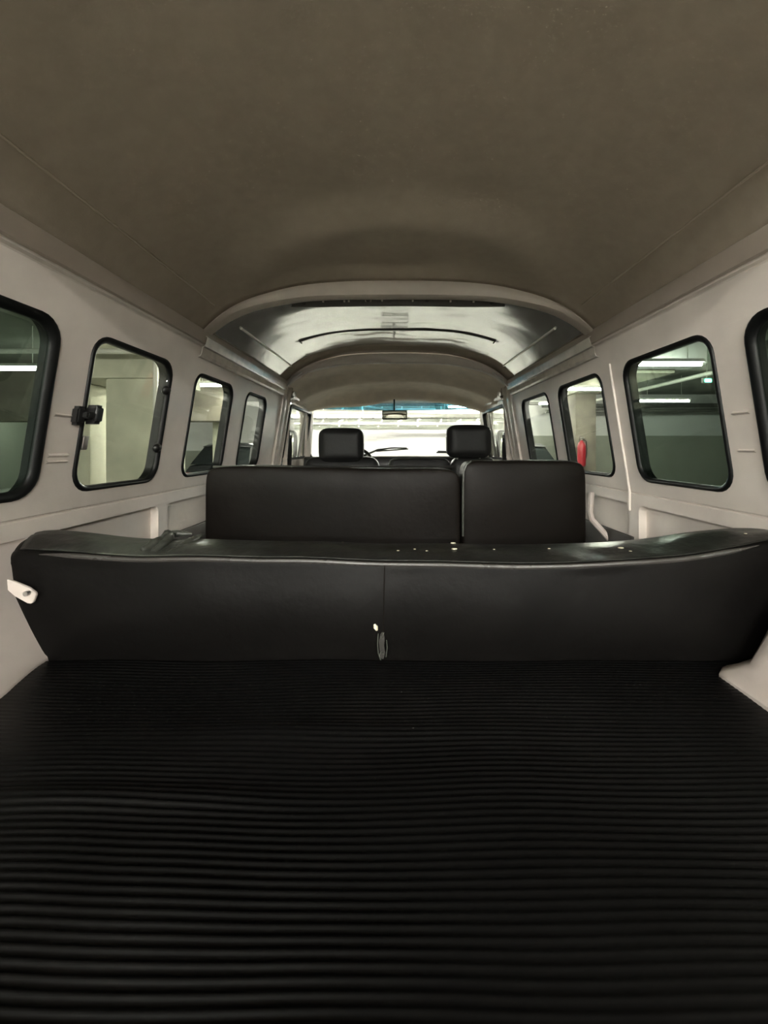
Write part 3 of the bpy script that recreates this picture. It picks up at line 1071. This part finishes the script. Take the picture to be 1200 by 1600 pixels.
# rear view mirror
mr = empty('rear_view_mirror', P(617, 628, 3.30))
tag(mr, 'rear view mirror hanging on a thin stem at the top of the windscreen', 'mirror')
mb = MB()
a = P(597, 655.5, 3.30); b = P(636.5, 641, 3.30)
mb.box((a.x, 3.30, a.z), (b.x, 3.325, b.z), .008)
mb.build('housing', M['black'], mr)
mb = MB()
mb.box((a.x + .006, 3.294, a.z + .006), (b.x - .006, 3.302, b.z - .006), .002)
mb.build('mirror_glass', M['mirror'], mr)
mb = MB()
mb.tube([P(616, 643, 3.315), P(616, 632, 3.315), P(616, 624, 3.315)], .007, 8)
mb.build('stem', M['black'], mr)

# hanging cab seat belts by the pillars
for side in (-1, 1):
    sb_ = empty('seat_belt', wallpoint(side, 2.83, .10, -.02))
    tag(sb_, 'black seat belt hanging beside the %s cab pillar' % ('left' if side < 0 else 'right'), 'seat belt')
    top = wallpoint(side, 2.86, .09, -.012)
    for (dd, zz, nm) in ((2.82, -.14, 'strap'), (2.98, -.14, 'strap')):
        mb = MB()
        e = wallpoint(side, dd, zz, -.015)
        mid_ = (top + e) / 2 + Vector((0, .015, 0))
        mb.tube([top, top.lerp(mid_, .5), mid_, mid_.lerp(e, .5) + Vector((0, .004, 0)), e], .015, 8, flat=.25)
        mb.build(nm, M['webbing'], sb_)
    mb = MB()
    mb.box((-.008, -.016, -.02), (.008, .016, .02), .004, 2, Matrix.Translation(top))
    mb.build('anchor', M['black'], sb_)
# outside door mirrors
for side in (-1, 1):
    dm = empty('door_mirror', Vector((X0 + side * .90, 3.50, H0 - .05)))
    tag(dm, 'dark outside mirror on the %s cab door' % ('left' if side < 0 else 'right'), 'mirror')
    cushion('housing', (X0 + side * .93 - .075, 3.46, H0 - .12), (X0 + side * .93 + .075, 3.54, H0 + .15), .03, M['black'], dm, .004, wr=0)
    mb = MB(); mb.box((X0 + side * .93 - .06, 3.450, H0 - .10), (X0 + side * .93 + .06, 3.458, H0 + .13), .003)
    mb.build('mirror_glass', M['mirror'], dm)
    mb = MB(); mb.tube([(X0 + side * .93, 3.50, H0 - .11), (X0 + side * .80, 3.50, H0 - .16)], .012, 8)
    mb.build('arm', M['black'], dm)

# ------------------------------------------------------------------ the garage outside
GX0, GX1, GY0, GY1, GZ = -13.0, 12.5, -7.0, 15.0, 3.05
def gbox(name, lo, hi, m, label, cat):
    mb = MB(); mb.box(lo, hi, 0)
    o = mb.build(name, m, smooth=False)
    return tag(o, label, cat, kind='structure')
gbox('floor_garage', (GX0, GY0, -.1), (GX1, GY1, 0), M['gfloor'], 'grey floor of the parking garage', 'floor')
gbox('ceiling_garage', (GX0, GY0, GZ), (GX1, GY1, GZ + .2), M['concrete_dark'], 'dark concrete ceiling of the parking garage', 'ceiling')
gbox('wall_garage_left', (GX0 - .2, GY0, 0), (GX0, GY1, GZ), M['ggrey'], 'far left garage wall', 'wall')
gbox('wall_garage_right', (GX1, GY0, 0), (GX1 + .2, GY1, GZ), M['ggrey'], 'far right garage wall', 'wall')
gbox('wall_garage_front', (-3.4, GY1 - 1.2, 0), (4.2, GY1 - 1.0, GZ), M['gwhite'], 'white garage wall seen through the windscreen', 'wall')
gbox('trim_24', (-3.4, GY1 - 1.24, 1.98), (4.2, GY1 - 1.2, GZ), M['ggrey'], 'grey upper band of the wall ahead of the windscreen', 'wall')
gbox('wall_garage_front_left', (GX0, GY1, 0), (-3.4, GY1 + .2, GZ), M['gwhite'], 'pale garage wall far ahead on the left', 'wall')
gbox('trim_16', (GX0, GY1 - .03, 0), (-3.4, GY1, 1.25), M['ggrey'], 'grey painted lower band of the left garage wall', 'wall')
gbox('wall_garage_front_right', (4.2, GY1 - 2.0, 0), (GX1, GY1 - 1.8, GZ), M['gwhite'], 'pale garage wall ahead on the right', 'wall')
gbox('trim_17', (4.2, GY1 - 2.04, 0), (GX1, GY1 - 2.0, 1.74), M['ggrey'], 'dark grey lower band of the right garage wall', 'wall')
gbox('wall_garage_back', (GX0, GY0 - .2, 0), (GX1, GY0, GZ), M['gwhite'], 'garage wall behind the viewer', 'wall')
# ceiling beams
for k, (x0_, x1_, y0_, y1_, zb, lab) in enumerate((
        (-4.5, -3.05, 5.2, 6.4, 2.24, 'deep concrete beam over the pillar left of the van'),
        (3.9, 4.5, 6.6, 10.0, 2.56, 'pale concrete beam on the right above the lamps'),
        (-13, -3.5, 8.6, 9.1, 1.92, 'concrete cross beam beyond the left pillar'),
        (-3.2, 3.2, 10.4, 10.9, 2.55, 'cross beam ahead of the windscreen'))):
    gbox('trim_%d' % (18 + k), (x0_, y0_, zb), (x1_, y1_, GZ), M['dark_concrete' if k == 2 else 'concrete'], lab, 'beam')

# columns
def column(x, y, wx_, wy_, h, label, m='concrete'):
    mb = MB(); mb.box((x - wx_ / 2, y - wy_ / 2, 0), (x + wx_ / 2, y + wy_ / 2, h), .03, 2)
    o = mb.build('concrete_column', M[m], smooth=True, loc=(x, y, 0))
    return tag(o, label, 'column')
column(-3.38, 5.6, .62, .80, 2.24, 'thick concrete pillar filling the left pop-out window')
column(-4.32, 5.9, .22, .5, 2.24, 'narrow concrete pillar beside the thick one on the left')
column(-3.95, 9.5, .42, .42, 2.30, 'slim concrete pillar seen in the third left window')
column(4.22, 9.3, .46, .46, 2.56, 'concrete pillar seen in the right side window carrying the extinguisher', 'dark_concrete')

# fluorescent battens: housing, tube, hangers
def lamp(x, y, z, rot, label, ln=1.2, first=[None]):
    if first[0] is None:
        r = empty('fluorescent_lamp', (x, y, z), rot)
        mb = MB()
        mb.loft([[Vector((sx * ln / 2, yy, zz)) for yy, zz in ((-.05, .03), (-.03, .075), (.03, .075), (.05, .03))] for sx in (-1, 1)], closed=True, cap=True)
        mb.build('housing', M['fixture'], None, smooth=False).parent = r
        mb = MB()
        mb.tube([(-ln / 2 + .02, 0, .0), (ln / 2 - .02, 0, .0)], .019, 12)
        mb.build('tube', M['tube'], None).parent = r
        for sx in (-.4, .4):
            mb = MB(); mb.tube([(sx, 0, .07), (sx, 0, GZ - 2.45)], .006, 6)
            mb.build('hanger', M['pipe'], None).parent = r
        first[0] = r
    else:
        r = first[0].copy(); COL.objects.link(r)
        r.location = (x, y, z); r.rotation_euler = (0, 0, rot)
        for ch in first[0].children:
            c = ch.copy(); COL.objects.link(c); c.parent = r
    r['label'] = label; r['category'] = 'lamp'; r['group'] = 'fluorescent tube lamps under the garage ceiling'
    return r


LZ = 2.45
lamp(6.30, 9.6, LZ, 0, 'lower lit tube lamp in the large right window')
lamp(3.45, 5.4, LZ, 0, 'upper lit tube lamp in the large right window, nearer one')
lamp(3.55, 7.7, LZ, 0, 'lit tube lamp across the top of the second right window')
lamp(3.2, 10.2, LZ, 0, 'lit tube lamp in the smallest right side window')
lamp(-5.45, 5.7, LZ, 0, 'lit tube lamp high in the leftmost window')
lamp(-9.6, 10.8, LZ, 0, 'farther right of two small lamps low in the leftmost window')
lamp(-12.0, 12.6, LZ, 0, 'farther left of two small lamps low in the leftmost window')
lamp(-3.0, 7.2, LZ, 0, 'lit tube lamp across the top of the third left window')
lamp(-2.9, 8.4, LZ, 0, 'lit tube lamp right of the beam in the third left window')
lamp(-2.55, 9.7, LZ, 0, 'lit tube lamp in the smallest left side window')
lamp(-.95, 9.4, LZ, 0, 'bright tube lamp left of the rear view mirror')
lamp(2.0, 11.0, LZ, 0, 'dazzling tube lamp just above the right headrest')
lamp(-1.2, 12.4, LZ, 0, 'far tube lamp behind the driver headrest')
lamp(.6, 12.2, LZ, 0, 'far tube lamp near the white wall')
lamp(2.4, 12.2, LZ, 0, 'far tube lamp at the right of the white wall')
lamp(-3.2, 12.5, LZ, 0, 'tube lamp seen through the left cab door window')
lamp(3.3, 12.3, LZ, 0, 'tube lamp seen through the right cab door window')
lamp(-.2, 8.2, LZ, 0, 'tube lamp above the middle of the windscreen')
lamp(-1.6, 6.4, LZ, 0, 'near tube lamp ahead of the cab on the left')
lamp(1.7, 6.4, LZ, 0, 'near tube lamp ahead of the cab on the right')
ROWS = {-3.0: 'nearest', -4.6: 'middle', -6.2: 'farthest'}
SEATS = {-4.6: 'left end', -2.5: 'left centre', -.3: 'right centre', 1.9: 'right end'}
for y, x in ((-3.0, -2.5), (-3.0, -.3), (-3.0, 1.9), (-4.6, -4.6), (-4.6, -2.5), (-4.6, -.3), (-4.6, 1.9), (-6.2, -4.6), (-6.2, -2.5), (-6.2, -.3), (-6.2, 1.9)):
    w = SEATS[x] + ' of the ' + ROWS[y]
    lamp(x, y, LZ + .1, 0, 'tube lamp at the %s row behind the open tailgate' % w)

# pipes and cable trays under the ceiling
def pipe(pts, r, m, label):
    mb = MB(); mb.tube(pts, r, 10)
    o = mb.build('ceiling_pipe', m)
    return tag(o, label, 'pipe', 'pipes under the garage ceiling')
pipe([(5.0, 2.0, 2.54), (5.0, 12.9, 2.54)], .035, M['pipe'], 'slanting pipe crossing the large right window below the green lamp')
pipe([(2.4, 4.0, 2.55), (12.4, 8.0, 2.55)], .05, M['pipe_dark'], 'dark pipe crossing the top of the large right window')
pipe([(4.4, 12.0, 2.42), (12.4, 12.0, 2.48)], .05, M['pipe_dark'], 'low dark pipe along the right garage wall')
pipe([(4.4, 12.3, 2.62), (12.4, 12.3, 2.64)], .06, M['pipe_dark'], 'upper dark pipe along the right garage wall')
pipe([(-12.9, 4.9, 2.51), (-2.9, 4.9, 2.51)], .03, M['pipe'], 'thin pale pipe across the top of the left windows')
pipe([(-3.0, 5.12, 1.25), (-3.0, 5.12, 3.04)], .03, M['pipe'], 'added upright pipe drawing a pale reflection on the edge of the thick pillar in the left pop-out window')  # pipe added to draw a pale reflected streak in the pane
pipe([(-6.2, 5.2, 2.3), (-6.2, 5.2, 3.05)], .03, M['pipe'], 'upright pale pipe high in the leftmost window')
for k, (z, y, r) in enumerate(((2.18, 11.2, .05), (2.36, 11.6, .07), (2.55, 11.4, .05), (2.08, 12.6, .045), (2.72, 9.0, .06))):
    pipe([(-3.1, y, z), (3.1, y, z + .02)], r, M['pipe'] if k % 2 else M['pipe_dark'], ('lowest pipe ahead of the windscreen', 'thick pipe ahead of the windscreen', 'upper pipe ahead of the windscreen', 'pipe close to the white wall', 'high pipe at the top of the windscreen')[k])
mb = MB()
for s in (0, 1):
    mb.box((-2.6, 10.0 + .3 * s, 2.10), (3.0, 10.02 + .3 * s, 2.17), 0)
for i in range(20):
    mb.box((-2.6 + .29 * i, 10.0, 2.10), (-2.57 + .29 * i, 10.3, 2.12), 0)
for x in (-2.4, -.8, 1.2, 2.8):
    mb.tube([(x, 10.01, 2.15), (x, 10.01, 3.049)], .008, 6)
o = mb.build('cable_tray', M['pipe'], smooth=False)
tag(o, 'long cable tray hanging ahead of the windscreen', 'cable tray')
mb = MB(); mb.box((2.9, 5.9, 2.56), (4.5, 6.3, 3.045), .02)
o = mb.build('air_duct', M['gwhite'], smooth=False)
tag(o, 'pale air duct behind the upper lamp in the large right window', 'duct')

for k in range(9):
    x = -2.4 + k * .62
    mb = MB()
    mb.tube([(x, 12.9, 2.02), (x, 12.9, 2.13 + .05 * (k % 3)), (x + .12, 12.9, 2.18 + .05 * (k % 3))], .03, 8)
    mb.tube([(x + .12, 12.9, 2.18 + .05 * (k % 3)), (x + .12, 12.9, 3.049)], .022, 8)
    o = mb.build('drain_pipe', M['pipe'])
    tag(o, 'short bent pipe hanging in a row before the white wall ahead of the van', 'pipe', 'bent pipes in a row before the white wall')
pipe([(-2.9, 12.9, 2.16), (3.9, 12.9, 2.16)], .03, M['pipe_dark'], 'dark pipe threaded through the row of bent pipes')
pipe([(-2.6, 8.0, 2.30), (3.0, 8.6, 2.28)], .035, M['pipe_dark'], 'slightly slanting dark pipe behind the rear view mirror')
pipe([(-2.3, 7.0, 2.42), (.2, 12.6, 2.42)], .03, M['pipe'], 'pale pipe running away ahead of the cab on the left')
# green emergency lamp
e = empty('emergency_lamp', (6.08, 8.0, 2.62))
tag(e, 'small green emergency lamp under the ceiling in the large right window', 'emergency lamp')
mb = MB(); mb.box((5.99, 7.97, 2.62), (6.17, 8.03, 2.72), .01); mb.build('body', M['fixture'], e)
mb = MB(); mb.box((6.02, 7.955, 2.635), (6.14, 7.975, 2.69), .008); mb.build('lens', M['green_led'], e)
mb = MB(); mb.tube([(6.08, 8.0, 2.71), (6.08, 8.0, 3.05)], .01, 6); mb.build('hanger', M['pipe'], e)

# fire extinguisher on the right pillar
fx, fy = 4.08, 8.98
e = empty('fire_extinguisher', (fx, fy, .95))
tag(e, 'red fire extinguisher hung on the pillar in the second right window', 'fire extinguisher')
mb = MB()
prof = [(0, .95), (.075, .955), (.085, .98), (.085, 1.40), (.07, 1.46), (.035, 1.49), (.03, 1.52), (0, 1.52)]
mb.loft([[Vector((fx + r * math.cos(2 * PI * k / 20), fy + r * math.sin(2 * PI * k / 20), z)) for k in range(20)] for r, z in [(max(r, .001), z) for r, z in prof]], closed=True, cap=True)
mb.build('cylinder', M['red'], e)
mb = MB(); mb.box((fx - .02, fy - .02, 1.52), (fx + .02, fy + .02, 1.57), .005); mb.box((fx - .02, fy - .10, 1.56), (fx + .02, fy + .03, 1.585), .005); mb.build('valve', M['metal'], e)
mb = MB(); mb.tube([(fx + .02, fy, 1.55), (fx + .10, fy - .01, 1.50), (fx + .115, fy, 1.3), (fx + .10, fy, 1.12)], .012, 8); mb.build('hose', M['black'], e)

# parked cars
def car(loc, rz, paint, label):
    r = empty('parked_car', loc, rz)
    tag(r, label, 'car')
    L, W = 4.1, 1.68
    xs = [-2.05, -1.98, -1.75, -1.2, -.6, 0, .6, 1.2, 1.75, 1.98, 2.05]
    top = [.62, .82, .92, .95, .96, .97, .96, .95, .88, .78, .6]
    mb = MB()
    rings = []
    for x, t in zip(xs, top):
        wv = W / 2 * (1 - .10 * (abs(x) / 2.05) ** 4)
        rings.append([Vector((x, sy * wv * k, z)) for sy, k, z in ((-1, .9, .20), (-1, 1, .38), (-1, 1, t - .18), (-1, .93, t - .02), (-1, .5, t), (1, .5, t), (1, .93, t - .02), (1, 1, t - .18), (1, 1, .38), (1, .9, .20))])
    mb.loft(rings, closed=True, cap=True)
    mb.build('body', paint, None, angle=50).parent = r
    mb = MB()
    rings = []
    for x, z, k in ((-1.75, .93, .88), (-1.25, 1.36, .74), (-.9, 1.44, .72), (0, 1.47, .72), (.45, 1.40, .73), (1.25, .94, .88)):
        rings.append([Vector((x, -W / 2 * .9, .93)), Vector((x, -W / 2 * k, z)), Vector((x, 0, z + .015)), Vector((x, W / 2 * k, z)), Vector((x, W / 2 * .9, .93))])
    mb.loft(rings, closed=True, cap=True)
    cb = mb.build('cabin', M['car_glass'], None, angle=30); cb.parent = r
    mb = MB()
    rings = []
    for x, z, k in ((-1.27, 1.37, .75), (-.9, 1.45, .73), (0, 1.48, .73), (.47, 1.41, .74)):
        rings.append([Vector((x, -W / 2 * k, z)), Vector((x, 0, z + .025)), Vector((x, W / 2 * k, z))])
    mb.loft(rings)
    o = mb.build('roof', paint, None); o.parent = r; solidify(o, .02)
    for x in (-1.3, 1.28):
        for sy in (-1, 1):
            mb = MB()
            yy = sy * (W / 2 - .1)
            mb.loft([[Vector((x + rr * math.cos(2 * PI * k / 24), yy + q, .31 + rr * math.sin(2 * PI * k / 24))) for k in range(24)] for rr, q in ((.2, -.11), (.29, -.11), (.31, -.07), (.31, .07), (.29, .11), (.2, .11))], closed=True, cap=True)
            w = mb.build('wheel', M['tyre'], None); w.parent = r
    for sx, m_ in ((2.0, M['fixture']), (-2.0, M['red'])):
        for sy in (-1, 1):
            mb = MB(); mb.box((sx - .06, sy * .62 - .14, .60), (sx + .06, sy * .62 + .14, .74), .03)
            mb.build('headlight' if sx > 0 else 'tail_light', m_, None).parent = r
    return r
car((-4.5, 12.2, 0), PI / 2, M['car_dark'], 'dark parked car seen through the far left side windows')
car((3.15, 11.55, 0), PI / 2, M['car_silver'], 'parked silver car seen through the far right side windows')
